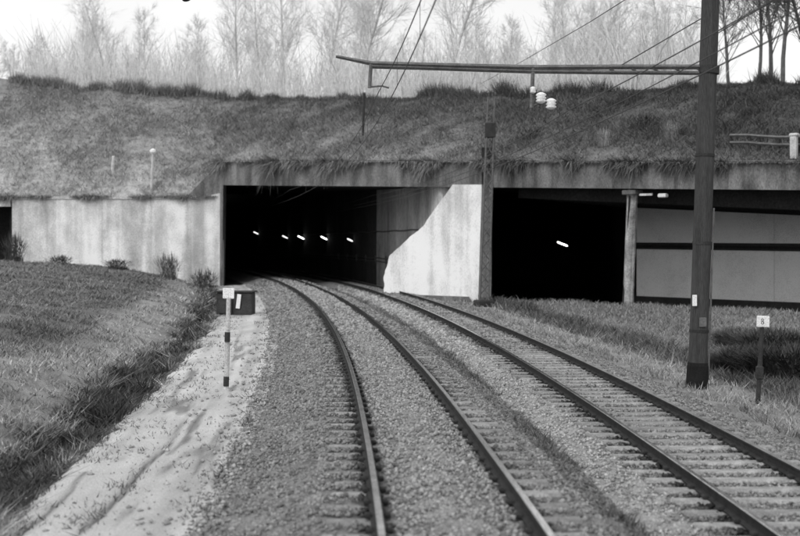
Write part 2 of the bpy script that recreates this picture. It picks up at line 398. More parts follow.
def track(f, z0, label, top, phase):
    global sl_me
    t = thing('railway_track', (float(f(12.)), 12., z0 - .16), label, 'railway track', 'railway tracks curving into the tunnel')
    for o in (-.7525, .7525):
        rail_mesh(f, o, z0).build('rail', [M['rail'], top if o > 0 else M['railtop3']], t)
    clips = MB(); first = None
    for i, d in enumerate(np.arange(4.2 + phase, 92, .6)):
        tx = (f(d + .01) - f(d - .01)) / .02; rz = -math.atan(tx)
        if sl_me is None:
            s_ = MB.build(sl_mb, 'sleeper', M['sleeper'], t, loc=(0, 0, 0)); sl_me = s_.data
        else:
            s_ = bpy.data.objects.new('sleeper', sl_me); C.objects.link(s_); s_.parent = t
        jx = random.uniform(-.05, .05)
        s_.location = (f(d) + jx - t.location.x, d - t.location.y, random.uniform(-.016, .008) - (.014 if z0 == 0 else 0))
        s_.rotation_euler = (0, 0, rz + random.uniform(-.012, .012))
        if d < 45:
            for o in (-.7525, .7525):
                for sgn in (-1, 1):
                    clips.box((f(d) + o + sgn * .095, d, z0 - .135), (.07, .11, .05), rz, .012)
    stuff(clips.build('rail_clips', M['clip'], t))
track(lambda d: Lx(d), 0., 'near railway track running from under the camera into the tunnel', M['railtop'], .1)
track(lambda d: Rx(d), RD, 'right hand railway track passing the dark pole, with thin bright rail heads', M['railtop2'], .35)

# ------------------------------------------------------------------ the bridge: portal, pier, underpass
PT_L, PT_R, PT_P = face(214.), face(441.), face(497.)
bridge = thing('road_bridge', (*face(460.), soffit(*face(460.))), 'long low concrete bridge crossing over the tracks with two dark openings', 'bridge')
# fascia beams, one panel after another along the face
px = 206.
pts = [face(p) for p in (213, 262, 316, 368, 420, 470, 520, 570, 622, 675, 728, 782, 836, 890)]
for a, b in zip(pts[:-1], pts[1:]):
    g = (b - a) / np.linalg.norm(b - a) * .008
    a2, b2 = a + g, b - g
    j = random.uniform(0, .03)
    mb = MB().poly_wall(a2 + N * j, b2 + N * j, soffit(*a2), facetop(*a2), soffit(*b2), facetop(*b2), .55, N)
    mb.build('fascia_panel', M['conc'], bridge)
a, b = pts[0], pts[-1]
mb = MB().poly_wall(a + N * .06, b + N * .06, facetop(*a), facetop(*a) + .12, facetop(*b), facetop(*b) + .12, .7, N)
mb.build('coping', M['conc'], bridge)
# deck underside reaching back over both openings
mb = MB(); V = []
E0, E1 = A0 - U * 70, face(930.)
for e in (E0, E1):
    for dep in (.56, 150.):
        q = e - N * dep; V += [(q[0], q[1], float(soffit(*e)) + .05), (q[0], q[1], float(soffit(*e)) + .6)]
mb.add(V, [(0, 2, 6, 4), (1, 5, 7, 3), (0, 4, 5, 1), (2, 3, 7, 6), (0, 1, 3, 2), (4, 6, 7, 5)])
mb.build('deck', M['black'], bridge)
# downstand beams under the deck, made deep and black to shade the right opening
for k in range(8):
    e0, e1 = face(500.), face(900.)
    dep = 1.6 + k * 1.7
    p0, p1 = e0 - N * dep, e1 - N * dep
    MB().poly_wall(p0, p1, soffit(*e0) - .55 - .06 * k, soffit(*e0) + .04, soffit(*e1) - 1.0 - .06 * k, soffit(*e1) + .04, .35, N).build('shade_beam', M['black'], bridge)

def wallrun(f, d0, d1, o, th, zb, zt, m, name, parent, step=3.):
    mb = MB(); dd = list(np.arange(d0, d1, step)) + [d1]
    for p, q in zip(dd[:-1], dd[1:]):
        a = (f(p) + o, p); b = (f(q) + o, q)
        n = np.array([-(b[1] - a[1]), b[0] - a[0]]); n /= np.linalg.norm(n); n = n * (1 if th > 0 else -1)
        mb.poly_wall(a, b, zb, zt(*a), zb, zt(*b), abs(th), n)
    return mb.build(name, m, parent)
tun = thing('railway_tunnel', (float(Lx(84.)), 84., -.5), 'black mouth of the curved railway tunnel at the left, with a row of lamps inside', 'tunnel')
st = lambda x, y: float(soffit(x, y)) + .02
oR = PT_R[0] - Lx(PT_R[1]); oL = PT_L[0] - Lx(PT_L[1])
wallrun(Lx, PT_R[1] + .6, 90, oR, .8, -2, lambda x, y: float(soffit(x, y)) + .3, M['lining'], 'side_wall', tun)
wallrun(Lx, 90.02, 176, oR, .8, -2, lambda x, y: float(soffit(x, y)) + .3, M['wallshade'], 'side_wall', tun)  # light fall-off painted as a step to the darker wall
wallrun(Lx, PT_L[1] + .4, 176, oL, -.8, -2, lambda x, y: float(soffit(x, y)) + .3, M['wallshade'], 'side_wall', tun)
for hz in (1.1, 1.35, 3.4):
    MB().tube([(Lx(d) + oR - .10, d, hz + .03 * math.sin(d)) for d in np.arange(PT_R[1] + 1, 130, 2.)], .045, 5).build('cable', M['gal'], tun)
for d in np.arange(PT_R[1] + 2, 110, 4.):
    MB().box((Lx(d) + oR - .06, d, 1.25), (.1, .08, .6), 0, .01).build('cable_bracket', M['gal'], tun)
pe = np.array([Lx(176.), 176.])
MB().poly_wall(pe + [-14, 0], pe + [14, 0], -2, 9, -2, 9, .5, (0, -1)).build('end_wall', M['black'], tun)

# pier between the two openings: whitewashed, battered on its left flank
pier = thing('bridge_pier', (*face(462.), -.7), 'bright whitewashed pier between the two black openings, sloping on its left side', 'bridge pier')
def prism(poly_px, d_front, depth, m, name, parent, lift=0., back=(.0, 1.)):
    """outline given in the bridge face plane by photo columns/rows, extruded back along the face normal"""
    mb = MB(); V = []
    for (x, y) in poly_px:
        f0 = face(x) + N * lift
        z = EYE + (HY - y) / F * f0[1]; V.append((f0[0], f0[1], z))
    k = len(V); V += [(v[0] + back[0] * depth, v[1] + back[1] * depth, v[2]) for v in V]
    mb.add(V, [tuple(range(k)), tuple(range(2 * k - 1, k - 1, -1))] + [(i, k + i, k + (i + 1) % k, (i + 1) % k) for i in range(k)])
    return mb.build(name, m, parent)
ctl = np.array([(384, 309), (384.5, 278), (390, 256), (404, 243), (424, 226), (440, 203), (453, 184.6)])
cs = np.r_[0, np.cumsum(np.hypot(*np.diff(ctl, axis=0).T))]; cu = np.arange(0, cs[-1], 1.6)
edge_px = [(float(np.interp(u_, cs, ctl[:, 0]) + 3.4 * (fbm(u_, 2., .16, 4) - .5)), float(np.interp(u_, cs, ctl[:, 1]))) for u_ in cu] + [(453, 184.6)]
prism(edge_px + [(483, 184.6), (479, 309)], 0, 1.6, M['white'], 'pier_body', pier, .05)
prism([(380, 310), (381, 296), (388, 294), (474, 297), (474, 310)], 0, .5, M['conc'], 'footing', pier, .40)
prism([(479.4, 309), (492, 309), (494, 184.5), (483.4, 184.5)], 0, 1.5, M['conc'], 'corner_strip', pier, .12)
prism([(200, 300), (222, 300), (223.5, 184.4), (200, 184.4)], 0, 1.5, M['conc'], 'portal_jamb', tun, .03)

# underpass at the right
und = thing('road_underpass', (*face(560.), -1.6), 'wide black underpass right of the white pier, one bright lamp deep inside', 'underpass')
def uw(p, q, zb, zt, m, name, nrm, par): return MB().poly_wall(p, q, zb, zt, zb, zt, .6, nrm).build(name, m, par)
pl = face(491.) + np.array([.1, .4])
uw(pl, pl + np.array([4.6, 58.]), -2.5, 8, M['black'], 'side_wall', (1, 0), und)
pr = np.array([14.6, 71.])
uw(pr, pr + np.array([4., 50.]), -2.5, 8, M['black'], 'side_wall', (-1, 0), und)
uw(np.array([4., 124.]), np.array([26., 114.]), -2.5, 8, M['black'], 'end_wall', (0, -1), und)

# panelled retaining wall standing back under the deck
rw = thing('retaining_wall', (17., 61., -.8), 'grey retaining wall of large panels under the bridge at the right edge', 'retaining wall')
w0, w1 = np.array([14.6, 71.0]), np.array([27.2, 57.5])
wd = (w1 - w0) / np.linalg.norm(w1 - w0); wn = np.array([wd[1], -wd[0]]); wn = wn if wn[1] < 0 else -wn
WL = np.linalg.norm(w1 - w0)
def wz(p, pxrow0, pxrow1):
    pxx = HX + p[0] / p[1] * F; y = pxrow0 + (pxrow1 - pxrow0) * (pxx - 640) / 160; return EYE + (HY - y) / F * p[1]
ncol = 4
for k in range(ncol):
    a = w0 + wd * (WL * k / ncol + .012); b = w0 + wd * (WL * (k + 1) / ncol - .012)
    jj = random.uniform(-.015, .015)
    MB().poly_wall(a + wn * jj, b + wn * jj, wz(a, 248, 255), wz(a, 297, 304), wz(b, 248, 255), wz(b, 297, 304), .3, wn).build('panel', M['panel'], rw) if False else None
    MB().poly_wall(a + wn * jj, b + wn * jj, wz(a, 297.5, 305), wz(a, 249, 251), wz(b, 297.5, 305), wz(b, 249, 251), .3, wn).build('panel', M['panel'], rw)
    MB().poly_wall(a + wn * jj, b + wn * jj, wz(a, 242.5, 243.5), 6.4, wz(b, 242.5, 243.5), 5.6, .3, wn).build('panel', M['panel'], rw)
bk = wn * -.2
MB().poly_wall(w0 + bk, w1 + bk, -2.2, 6.3, -2.2, 5.6, .4, wn).build('backing', M['black'], rw)
for r0, r1, r2, r3, nm in ((243.2, 244.3, 245.2, 246.6, 'rail_band'), (247.4, 249.4, 249.0, 251.3, 'rail_band')):
    MB().poly_wall(w0 + wn * .12, w1 + wn * .12, wz(w0, r2, r3), wz(w0, r0, r1), wz(w1, r2, r3), wz(w1, r0, r1), .2, wn).build(nm, M['iron'], rw)
MB().poly_wall(w0 + wn * .25, w1 + wn * .25, wz(w0, 306, 314), wz(w0, 296, 302.5), wz(w1, 306, 314), wz(w1, 296, 302.5), .4, wn).build('kerb_beam', M['iron'], rw)

# slim pillar at the edge of the underpass
b0 = P(628, 306, 60.3); t0 = P(632.5, 190, 59.)
pil = thing('bridge_pillar', tuple(b0), 'slim rough pale pillar holding the bridge right of the second black opening', 'pillar')
mb = MB(); K = 16; pp = []; rr = []
for i in range(K + 1):
    f_ = i / K; p = b0 + (t0 - b0) * f_; pp.append(p); rr.append(.27 + .25 * max(0, .12 - f_) + .012 * random.random())
mb.tube(pp, rr, 10).build('shaft', M['pillar'], pil)
MB().box(P(632.5, 192.5, 58.9), (.8, .7, .24), -.78, .03).build('cap', M['conc'], pil)
MB().tube([b0 + [-.28, -.1, .0], P(626.5, 260, 59.8), P(629.5, 196, 58.8)], [.07, .05, .05], 6).build('downpipe', M['iron'], pil)
br = thing('bracket_lamp', tuple(P(655, 195, 58.)), 'small pale unlit lamp bracket under the deck just right of the slim pillar', 'lamp')
MB().box(P(646, 194.6, 58.2), (.75, .08, .12), -.78, .02).build('arm', M['concpale'], br)
MB().box(P(663, 195.5, 57.4), (.45, .25, .2), -.78, .04).build('lamp_head', M['paint'], br)

# wing wall at the left
ww = thing('wing_wall', (-21., 84., .3), 'long pale concrete wing wall left of the tunnel mouth', 'wing wall')
xs = [-28.4, -25.2, -21.8, -18.2, -15.3, -12.95]
for a, b in zip(xs[:-1], xs[1:]):
    y0 = 84.15 + random.uniform(-.012, .012)
    MB().poly_wall((a + .006, y0), (b - .006, y0), -.6, 5.72, -.6, 5.72 + (.5 if b > -13 else 0), .5, (0, -1)).build('wall_panel', M['concpale'], ww)
MB().poly_wall((-36, 84.09), (-13.6, 84.09), 5.725, 5.93, 5.725, 5.93, .7, (0, -1)).build('coping', M['coping'], ww)
MB().poly_wall((-15.6, 84.22), (-13.1, 84.22), 5.3, 5.96, 5.3, 8.5, .5, (0, -1)).build('raking_end', M['conc'], ww)
cv = thing('culvert_opening', (-32., 84.4, .3), 'dark square opening in the wall cut by the left edge of the picture', 'opening')
MB().box((-32.2, 88.5, 2.6), (7.6, .4, 6.4)).build('back_wall', M['black'], cv)
MB().box((-28.65, 86.6, 2.6), (.35, 3.2, 6.2)).build('side_wall', M['black'], cv)
MB().box((-32.2, 84.4, 5.45), (7.4, .6, .5)).build('lintel', M['concpale'], cv)

# ------------------------------------------------------------------ embankment over the bridge
base = [np.array([-150., 84.6, 5.8]), np.array([-60., 84.6, 5.8]), np.array([-36., 84.6, 5.8]), np.array([-24., 84.6, 5.8]), np.array([-17., 84.6, 5.85]), np.array([-15.2, 84.6, 5.9]), np.array([-13.7, 84.7, 7.9])]
for p in (216, 235, 262, 300, 350, 400, 450, 500, 550, 600, 650, 700, 750, 800, 860, 960, 1100):
    f0 = face(p) - N * .5; base.append(np.array([f0[0], f0[1], float(facetop(*face(p))) - .06]))
base.append(np.array([60., 30., 5.]))
base = np.array(base)
# resample along the base line
seg = np.r_[0, np.cumsum(np.linalg.norm(np.diff(base[:, :2], axis=0), axis=1))]
ss = np.concatenate([np.arange(0, 90, 8.), np.arange(90, seg[-1], .5)])
B = np.stack([np.interp(ss, seg, base[:, i]) for i in range(3)], 1)
nd = np.stack([np.where(B[:, 0] < -13, .15, .62), np.where(B[:, 0] < -13, 1., .78)], 1)
for _ in range(60): nd[1:-1] = (nd[:-2] + nd[1:-1] * 2 + nd[2:]) / 4
nd /= np.linalg.norm(nd, axis=1)[:, None]
RSET = 10.
Rg = B[:, :2] + nd * RSET
rpx = HX + Rg[:, 0] / Rg[:, 1] * F
ry = np.interp(rpx, [-200, 0, 60, 120, 200, 300, 400, 480, 600, 700, 760, 800, 1000], [66, 77, 86, 90, 96, 100, 99, 96, 93, 88, 83, 82, 78])
Rz = EYE + (HY - ry) / F * Rg[:, 1]
def bank(si, t):
    """point on the bank: si index along (float array), t 0 at base .. 1 at ridge, >1 the plateau behind"""
    i0 = np.clip(np.floor(si).astype(int), 0, len(ss) - 2); f_ = si - i0
    lp = lambda A: A[i0] * (1 - f_) + A[i0 + 1] * f_
    bx, by, bz = lp(B[:, 0]), lp(B[:, 1]), lp(B[:, 2]); nx, ny = lp(nd[:, 0]), lp(nd[:, 1]); rz = lp(Rz)
    x = bx + nx * RSET * t; y = by + ny * RSET * t
    tt = np.minimum(t, 1.); sh = tt * (1.12 - .12 * tt)
    z = bz + (rz - bz) * sh
    amp = np.minimum(1, tt * 4)
    z = z + amp * ((fbm(x, y, .5, 4) - .5) * .55)
    return x, y, z
tt = np.concatenate([np.linspace(0, 1, 26), [1.04, 1.1, 1.3, 2., 4., 9., 20.]])
SI, TT = np.meshgrid(np.arange(len(ss), dtype=float), tt, indexing='ij')
bxx, byy, bzz = bank(SI.ravel(), TT.ravel())
n, m = SI.shape; ii = np.arange(n * m).reshape(n, m)
Fc = np.stack([ii[:-1, :-1], ii[1:, :-1], ii[1:, 1:], ii[:-1, 1:]], -1).reshape(-1, 4)
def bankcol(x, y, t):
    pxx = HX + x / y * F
    c = np.interp(pxx, [0, 150, 240, 420, 560, 700, 800], [.31, .29, .21, .17, .13, .10, .085])  # shading of the right-hand slope painted in, darker towards the right
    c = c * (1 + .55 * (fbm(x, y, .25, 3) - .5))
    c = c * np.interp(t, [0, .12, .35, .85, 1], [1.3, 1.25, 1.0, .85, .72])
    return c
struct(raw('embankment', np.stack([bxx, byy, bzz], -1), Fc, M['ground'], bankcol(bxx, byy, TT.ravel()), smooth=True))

# ------------------------------------------------------------------ grass
def blades(name, x, y, z, h, wdt, col, lean=.5, droop=None, per=5):
    n = len(x); k = n * per
    X_ = np.repeat(x, per) + rng.normal(0, 1, k) * np.repeat(wdt, per) * 1.6
    Y_ = np.repeat(y, per) + rng.normal(0, 1, k) * np.repeat(wdt, per) * 1.6
    Z_ = np.repeat(z, per); hh = np.repeat(h, per) * (.5 + .8 * rng.random(k)); a = rng.random(k) * 6.28
    ww_ = np.repeat(wdt, per) * (.35 + .4 * rng.random(k)) * .5
    lx = rng.normal(0, lean, k) * hh; ly = rng.normal(0, lean, k) * hh
    tz = hh if droop is None else hh * rng.uniform(droop[0], droop[1], k)
    if droop is not None: lx += N[0] * hh * .35; ly += N[1] * hh * .35
    V = np.empty((k, 3, 3))
    V[:, 0] = np.stack([X_ - np.cos(a) * ww_, Y_ - np.sin(a) * ww_, Z_ - .03], -1)
    V[:, 1] = np.stack([X_ + np.cos(a) * ww_, Y_ + np.sin(a) * ww_, Z_ - .03], -1)
    V[:, 2] = np.stack([X_ + lx, Y_ + ly, Z_ + tz], -1)
    c = np.repeat(col, per) * (.6 + .8 * rng.random(k))
    o_ = raw(name, V.reshape(-1, 3), np.arange(k * 3).reshape(-1, 3), M['grass'], np.repeat(c, 3))
    return stuff(o_)
# left bank and verge
n = 80000
d = 9 * (86 / 9) ** (rng.random(n) ** .9); x = rng.uniform(-.40, -.03, n) * d
o = x - Lx(d); r = x - Rx(d)
k = (o < -5.1 + (fbm(x, d, 1.1, 3) - .5) * 1.1) & (behind(x, d) < -1) & (d < 83) & ((fbm(x + 5, d, 1.4, 3) + .25 * rng.random(n) > .5) | ((o > -6.2) & (o < -5.0)))
thin = np.where((o > -8.4) & (o < -6.2), .3, 1.); k &= rng.random(n) < thin
x, d, o = x[k], d[k], o[k]
dark = (o > -6.2) & (o < -5.1)
hh = np.where(dark, .15, .09) * (.3 + 2.2 * np.clip(fbm(x - 7, d, .8, 4) - .3, 0, 1)) * (.5 + rng.random(len(x))) * (1 + d / 120)
blades('dry_grass', x, d, H(x, d), hh, np.where(dark, .03, .022) * (1 + d / 14), gcol(x, d) * (.55 + 1.5 * fbm(x, d + 20, 1.2, 4)), 1.1)
# right verge
n = 36000
d = 14 * (66 / 14) ** (rng.random(n) ** .9); x = rng.uniform(.04, .40, n) * d
r = x - Rx(d)
k = (r > 2.6) & (behind(x, d) < -.3) & (rng.random(n) < np.where((r > 2.8) & (r < 4.3), .22, .9))
x, d, r = x[k], d[k], r[k]
dark = (r > 4.4) & (r < 6.1)
blades('dry_grass', x, d, H(x, d), np.where(dark, .25, .15) * (.5 + .9 * rng.random(len(x))), np.where(dark, .03, .025) * (1 + d / 16), gcol(x, d) * 1.2, .8)
# weeds sprouting between the tracks and along the ballast shoulder
n = 2600
d = 9 * (70 / 9) ** rng.random(n); lo = Lx(d) + 1.7; x = lo + rng.random(n) * np.maximum(Rx(d) - 1.9 - lo, .05)
k = fbm(x, d, .6, 3) > .5; x, d = x[k], d[k]
blades('verge_weeds', x, d, H(x, d), np.full(len(x), .1), np.full(len(x), .03) * (1 + d / 30), np.full(len(x), .11), .9, per=4)
n = 1500
d = 9 * (60 / 9) ** rng.random(n); e_ = rng.random(n); x = Lx(d) + np.where(e_ < .55, -5.05 + rng.exponential(.22, n), np.where(e_ < .8, -2.55 - rng.exponential(.2, n), -4.05 + rng.normal(0, .2, n)))
kk = fbm(x, d, .9, 3) > .47; x, d = x[kk], d[kk]
blades('path_weeds', x, d, H(x, d) + .01, np.full(len(x), .07), np.full(len(x), .03) * (1 + d / 30), np.full(len(x), .13), 1.1, per=5)
# the high bank, its ridge and the fringe hanging over the bridge
vis = np.where((HX + B[:, 0] / B[:, 1] * F > -60) & (HX + B[:, 0] / B[:, 1] * F < 900))[0]
n = 45000
si = rng.uniform(vis[0], vis[-1], n); t = rng.random(n) ** .9
x, y, z = bank(si, t)
blades('bank_grass', x, y, z, .30 * (.2 + 2.0 * np.clip(fbm(x, y, .45, 4) - .28, 0, 1)) * (.5 + rng.random(n)), np.full(n, .09), bankcol(x, y, t) * (.72 + .6 * fbm(x + 3, y, .8, 4)), .95, per=4)
n = 5200
si = rng.uniform(vis[0], vis[-1], n); t = rng.uniform(.97, 1.03, n)
x, y, z = bank(si, t); cl = np.clip(fbm(x * 1.6, y, .55, 3) * 2.4 - .7, .15, 1.3)
blades('ridge_grass', x, y, z, .85 * cl, np.full(n, .09), bankcol(x, y, t), .45, per=5)
n = 8000
si = rng.uniform(vis[0], vis[-1], n); x, y, z = bank(si, np.zeros(n))
cl = np.clip(fbm(x * 1.5, y, .6, 4) * 3.4 - 1.1, .1, 1.5)
fr = x > -13.
x2, y2 = x[fr] + N[0] * .62, y[fr] + N[1] * .62
blades('hanging_grass', x2, y2, z[fr] + .12, 1.25 * cl[fr], np.full(fr.sum(), .10), bankcol(x[fr], y[fr], np.zeros(fr.sum())) * .95, .3, droop=(-1.1, .35), per=4)

n = 2200
x = rng.uniform(-34, -13.5, n); cl = np.clip(fbm(x, x * 0 + 2, .7, 4) * 3.2 - 1.2, 0, 1.4); kk = cl > .15; x, cl = x[kk], cl[kk]
blades('hanging_grass', x, np.full(len(x), 84.12), np.full(len(x), 5.94), .55 * cl, np.full(len(x), .09), np.full(len(x), .27), .35, droop=(-.9, .6), per=5)

# ------------------------------------------------------------------ shrubs and trees
def branch(mb_pts, p, dirv, L, r0, segs, wob, up_):
    pts = [np.array(p, float)]; d_ = np.array(dirv, float)
    for i in range(segs):
        d_ = d_ + np.array([random.gauss(0, wob), random.gauss(0, wob), random.gauss(0, wob) + up_]); d_ /= np.linalg.norm(d_)
        pts.append(pts[-1] + d_ * L / segs)
    return pts
def rperp(dv, ang):
    a = np.random.default_rng(random.randrange(1 << 30)).normal(0, 1, 3); a -= dv * a.dot(dv); a /= np.linalg.norm(a)
    return dv * math.cos(ang) + a * math.sin(ang)
def tree_meshes(hgt, nb, seed, spread=.6, tw=.009):
    random.seed(seed)
    tr, cr = MB(), MB()
    lean_ = np.array([random.uniform(-.06, .06), random.uniform(-.06, .06), 1.]); lean_ /= np.linalg.norm(lean_)
    T = branch(None, (0, 0, -.6), lean_, hgt * .95, .2, 9, .05, .04)
    rr = [.17 * hgt / 14 * (1 - .88 * i / 9) for i in range(10)]
    tr.tube(T, rr, 6)
    for i in range(nb):
        f_ = .28 + .7 * (i + random.random()) / nb; k = min(int(f_ * 9), 8); g = f_ * 9 - k
        p = T[k] * (1 - g) + T[k + 1] * g; dv = T[k + 1] - T[k]; dv /= np.linalg.norm(dv)
        L = hgt * (.36 - .26 * f_) * random.uniform(.7, 1.25); r1 = .045 * hgt / 14 * (1.2 - f_)
        b1 = branch(None, p, rperp(dv, random.uniform(.5, .95) * spread * 1.5), L, r1, 4, .14, .1)
        cr.tube(b1, [r1 * (1 - .75 * j / 4) for j in range(5)], 4, caps=False)
        for j in range(random.randint(6, 9)):
            q = random.uniform(.2, 1.); kk = min(int(q * 4), 3); gg = q * 4 - kk
            p2 = b1[kk] * (1 - gg) + b1[kk + 1] * gg; d2 = b1[kk + 1] - b1[kk]; d2 /= np.linalg.norm(d2)
            L2 = L * .45 * random.uniform(.5, 1.2)
            b2 = branch(None, p2, rperp(d2, random.uniform(.4, .9)), L2, .02, 3, .2, .08)
            cr.tube(b2, [tw * 1.9, tw * 1.5, tw * 1.2, tw], 3, caps=False)
            for m_ in range(random.randint(5, 8)):
                q2 = random.uniform(.25, 1.); k3 = min(int(q2 * 3), 2); g3 = q2 * 3 - k3
                p3 = b2[k3] * (1 - g3) + b2[k3 + 1] * g3; d3 = b2[k3 + 1] - b2[k3]; d3 /= np.linalg.norm(d3)
                b3 = branch(None, p3, rperp(d3, random.uniform(.3, .9)), L2 * random.uniform(.4, .8), .01, 2, .22, .06)
                cr.tube(b3, [tw, tw * .8, tw * .55], 3, caps=False)
    return tr, cr
TREES = []
for k, (hg, nb) in enumerate(((15, 36), (17, 42), (13, 34), (16, 38), (11, 30))):
    a, b = tree_meshes(hg, nb, 100 + k); TREES.append((a, b, hg))
tcache = {}
def ridge_at(pxx, dback):
    i = np.argmin(np.abs(rpx - pxx)); q = Rg[i] + nd[i] * dback
    k_ = (pxx - HX) / F; return np.array([k_ * q[1], q[1], Rz[i] - .2])
PALE = []
def put_tree(kind, pxx, dback, sc, label, dark=False, group=None, zoff=0.):
    p = ridge_at(pxx, dback); tr, cr, hg = TREES[kind]
    t = thing('bare_tree', (p[0], p[1], p[2] + zoff), label, 'tree', group)
    key = (kind, dark)
    if key not in tcache:
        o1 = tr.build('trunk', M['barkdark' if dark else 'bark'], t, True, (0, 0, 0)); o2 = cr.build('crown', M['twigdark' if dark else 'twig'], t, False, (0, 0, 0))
        tcache[key] = (o1.data, o2.data)
    else:
        for nm, me in zip(('trunk', 'crown'), tcache[key]): link(nm, me, t, (0, 0, 0))
    if not dark: PALE.append((pxx, group, t))
    t.rotation_euler = (random.gauss(0, .07), random.gauss(0, .07), random.random() * 6.28); t.scale = (sc, sc, sc * random.uniform(.92, 1.08))
random.seed(31)
G1 = 'pale bare trees along the top of the embankment'
pxs = np.linspace(-25, 690, 46)
for i, p in enumerate(pxs):
    pp_ = p + random.uniform(-16, 16)
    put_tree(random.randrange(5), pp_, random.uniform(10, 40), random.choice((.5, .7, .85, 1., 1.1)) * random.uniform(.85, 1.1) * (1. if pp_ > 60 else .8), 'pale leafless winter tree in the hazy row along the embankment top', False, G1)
for p in np.linspace(0, 700, 34):
    put_tree(random.choice((2, 4)), p + random.uniform(-14, 14), random.uniform(3, 9), random.uniform(.3, .5), 'low leafless young tree in the row along the embankment top', False, 'young bare trees along the embankment ridge')
for p, kd, sc, db, lb in ((757, 0, .8, 6, 'dark bare tree right of the pole, its straight trunk left of the last two trunks'),
                          (783, 3, .78, 5, 'dark straight bare tree on the ridge nearest the right picture edge'),
                          (730, 2, .9, 9, 'slim dark bare tree on the ridge just right of the pole'),
                          (768, 1, .85, 14, 'thin dark bare tree between the two thick trunks at the right'),
                          (812, 4, 1.3, 8, 'dark bare tree half cut by the right picture edge')):
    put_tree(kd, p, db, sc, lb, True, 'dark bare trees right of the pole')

LM = [(45, 'above the left picture edge'), (122, 'above the short pale stake on the bank'), (190, 'above the taller pale bank post'), (260, 'above the left corner of the tunnel mouth'),
      (325, 'above the row of tunnel lamps'), (375, 'behind the left tip of the boom'), (440, 'above the left half of the boom'), (510, 'above the lattice mast'), (570, 'above the white insulators'),
      (625, 'above the right black opening'), (668, 'above the slim bridge pillar'), (999, 'just left of the tall dark mast')]
ORD = ['leftmost', 'second from left', 'third from left', 'fourth from left', 'fifth from left', 'sixth from left', 'seventh from left', 'eighth from left']
for grp, what in ((G1, 'tall pale bare trees'), ('young bare trees along the embankment ridge', 'low young bare trees')):
    bins = {}
    for pxx, g_, t in sorted([q for q in PALE if q[1] == grp], key=lambda q: q[0]):
        k = next(i for i, l_ in enumerate(LM) if pxx < l_[0]); bins.setdefault(k, []).append(t)
    for k, L_ in bins.items():
        for i, t in enumerate(L_):
            nm = what[:-1] + ' ' + LM[k][1] if len(L_) == 1 else (ORD[i] if i < len(L_) - 1 else 'rightmost') + ' of ' + what + ' ' + LM[k][1]
            t['label'] = nm

n = 15000
si = rng.uniform(vis[0], vis[-1], n); t = 1 + rng.random(n) ** 1.5 * 2.2
x, y, z = bank(si, t); pxx = HX + x / y * F; kk = pxx < 715; x, y, z = x[kk], y[kk], z[kk]; n = len(x)
hg = (.6 + 4.2 * rng.random(n) ** 1.6) * (.4 + 1.3 * fbm(x, y, .22, 3)); lx = rng.normal(0, .35, n) * hg; ly = rng.normal(0, .3, n) * hg; wv = .014 + .012 * rng.random(n)
mid = np.stack([x + lx * .35 + rng.normal(0, .12, n), y + ly * .35, z + hg * .55], -1); b0_ = np.stack([x, y, z - .3], -1); tp = np.stack([x + lx, y + ly, z + hg], -1)
ex = np.stack([wv, wv * 0, wv * 0], -1)
V = np.stack([b0_ - ex, b0_ + ex, mid + ex * .8, mid - ex * .8, mid - ex * .8, mid + ex * .8, tp + ex * .3, tp - ex * .3], 1)
Fc = (np.arange(n)[:, None, None] * 8 + np.array([(0, 1, 2, 3), (4, 5, 6, 7)])[None]).reshape(-1, 4)
stuff(raw('bare_undergrowth', V.reshape(-1, 3), Fc, M['twig']))

def bush(loc, rad, hgt, n, col, label, name='dry_bush', group=None, seed=1, cat='bush', th=.7):
    rg = np.random.default_rng(seed)
    V = []; T_ = []
    for i in range(n):
        a = rg.random() * 6.28; rr_ = rad * math.sqrt(rg.random()) * .5
        p0 = np.array([loc[0] + rr_ * math.cos(a), loc[1] + rr_ * math.sin(a), loc[2] - .05])
        a2 = a + rg.normal(0, .5); out_ = rad * rg.uniform(.2, 1.); hz = hgt * rg.uniform(.5, 1.1) * (1.1 - .4 * out_ / rad)
        p1 = np.array([loc[0] + out_ * math.cos(a2), loc[1] + out_ * math.sin(a2), loc[2] + hz])
        pm = (p0 + p1) / 2 + np.array([0, 0, hz * .2]); wv = np.array([math.cos(a2 + 1.5), math.sin(a2 + 1.5), 0]) * rad * th * rg.uniform(.012, .03)
        V += [p0 - wv, p0 + wv, pm, pm - wv * 1.4, pm + wv * 1.4, p1]; T_ += [col * rg.uniform(.6, 1.5)] * 6
    Fc = np.arange(len(V)).reshape(-1, 3)
    o_ = raw(name, np.array(V) - np.array(loc), Fc, M['bush'], T_)
    o_.location = tuple(loc); tag(o_, label, cat, group); return o_
def gp(pxx, py, hofs=0.):
    """ground point under a photo pixel"""
    d = 20.
    for _ in range(60):
        x = (pxx - HX) / F * d; d = d * .5 + .5 * (EYE - float(H(x, d)) - hofs) * F / (py - HY); d = min(max(d, 5), 82)
    x = (pxx - HX) / F * d; return np.array([x, d, float(H(x, d))])
BU = [(752, 372, 1.5, .8, .05, 'low dark heather bush on the verge between the pole and the small sign'),
      (792, 378, 1.9, .95, .05, 'dark heather bush at the right edge behind the small sign'),
      (775, 352, 1.8, .8, .075, 'grey bush farther back above the sign post at the right'),
      (738, 345, 1.4, .6, .09, 'small dry bush right of the pole in front of the panelled wall'),
      (722, 372, .8, .5, .06, 'small dark tuft close to the foot of the pole')]
for i, (a, b, c, e, cc, lb) in enumerate(BU):
    bush(gp(a, b), c, e, 1500, cc, lb, seed=40 + i, th=.35, group='bushes on the right verge')
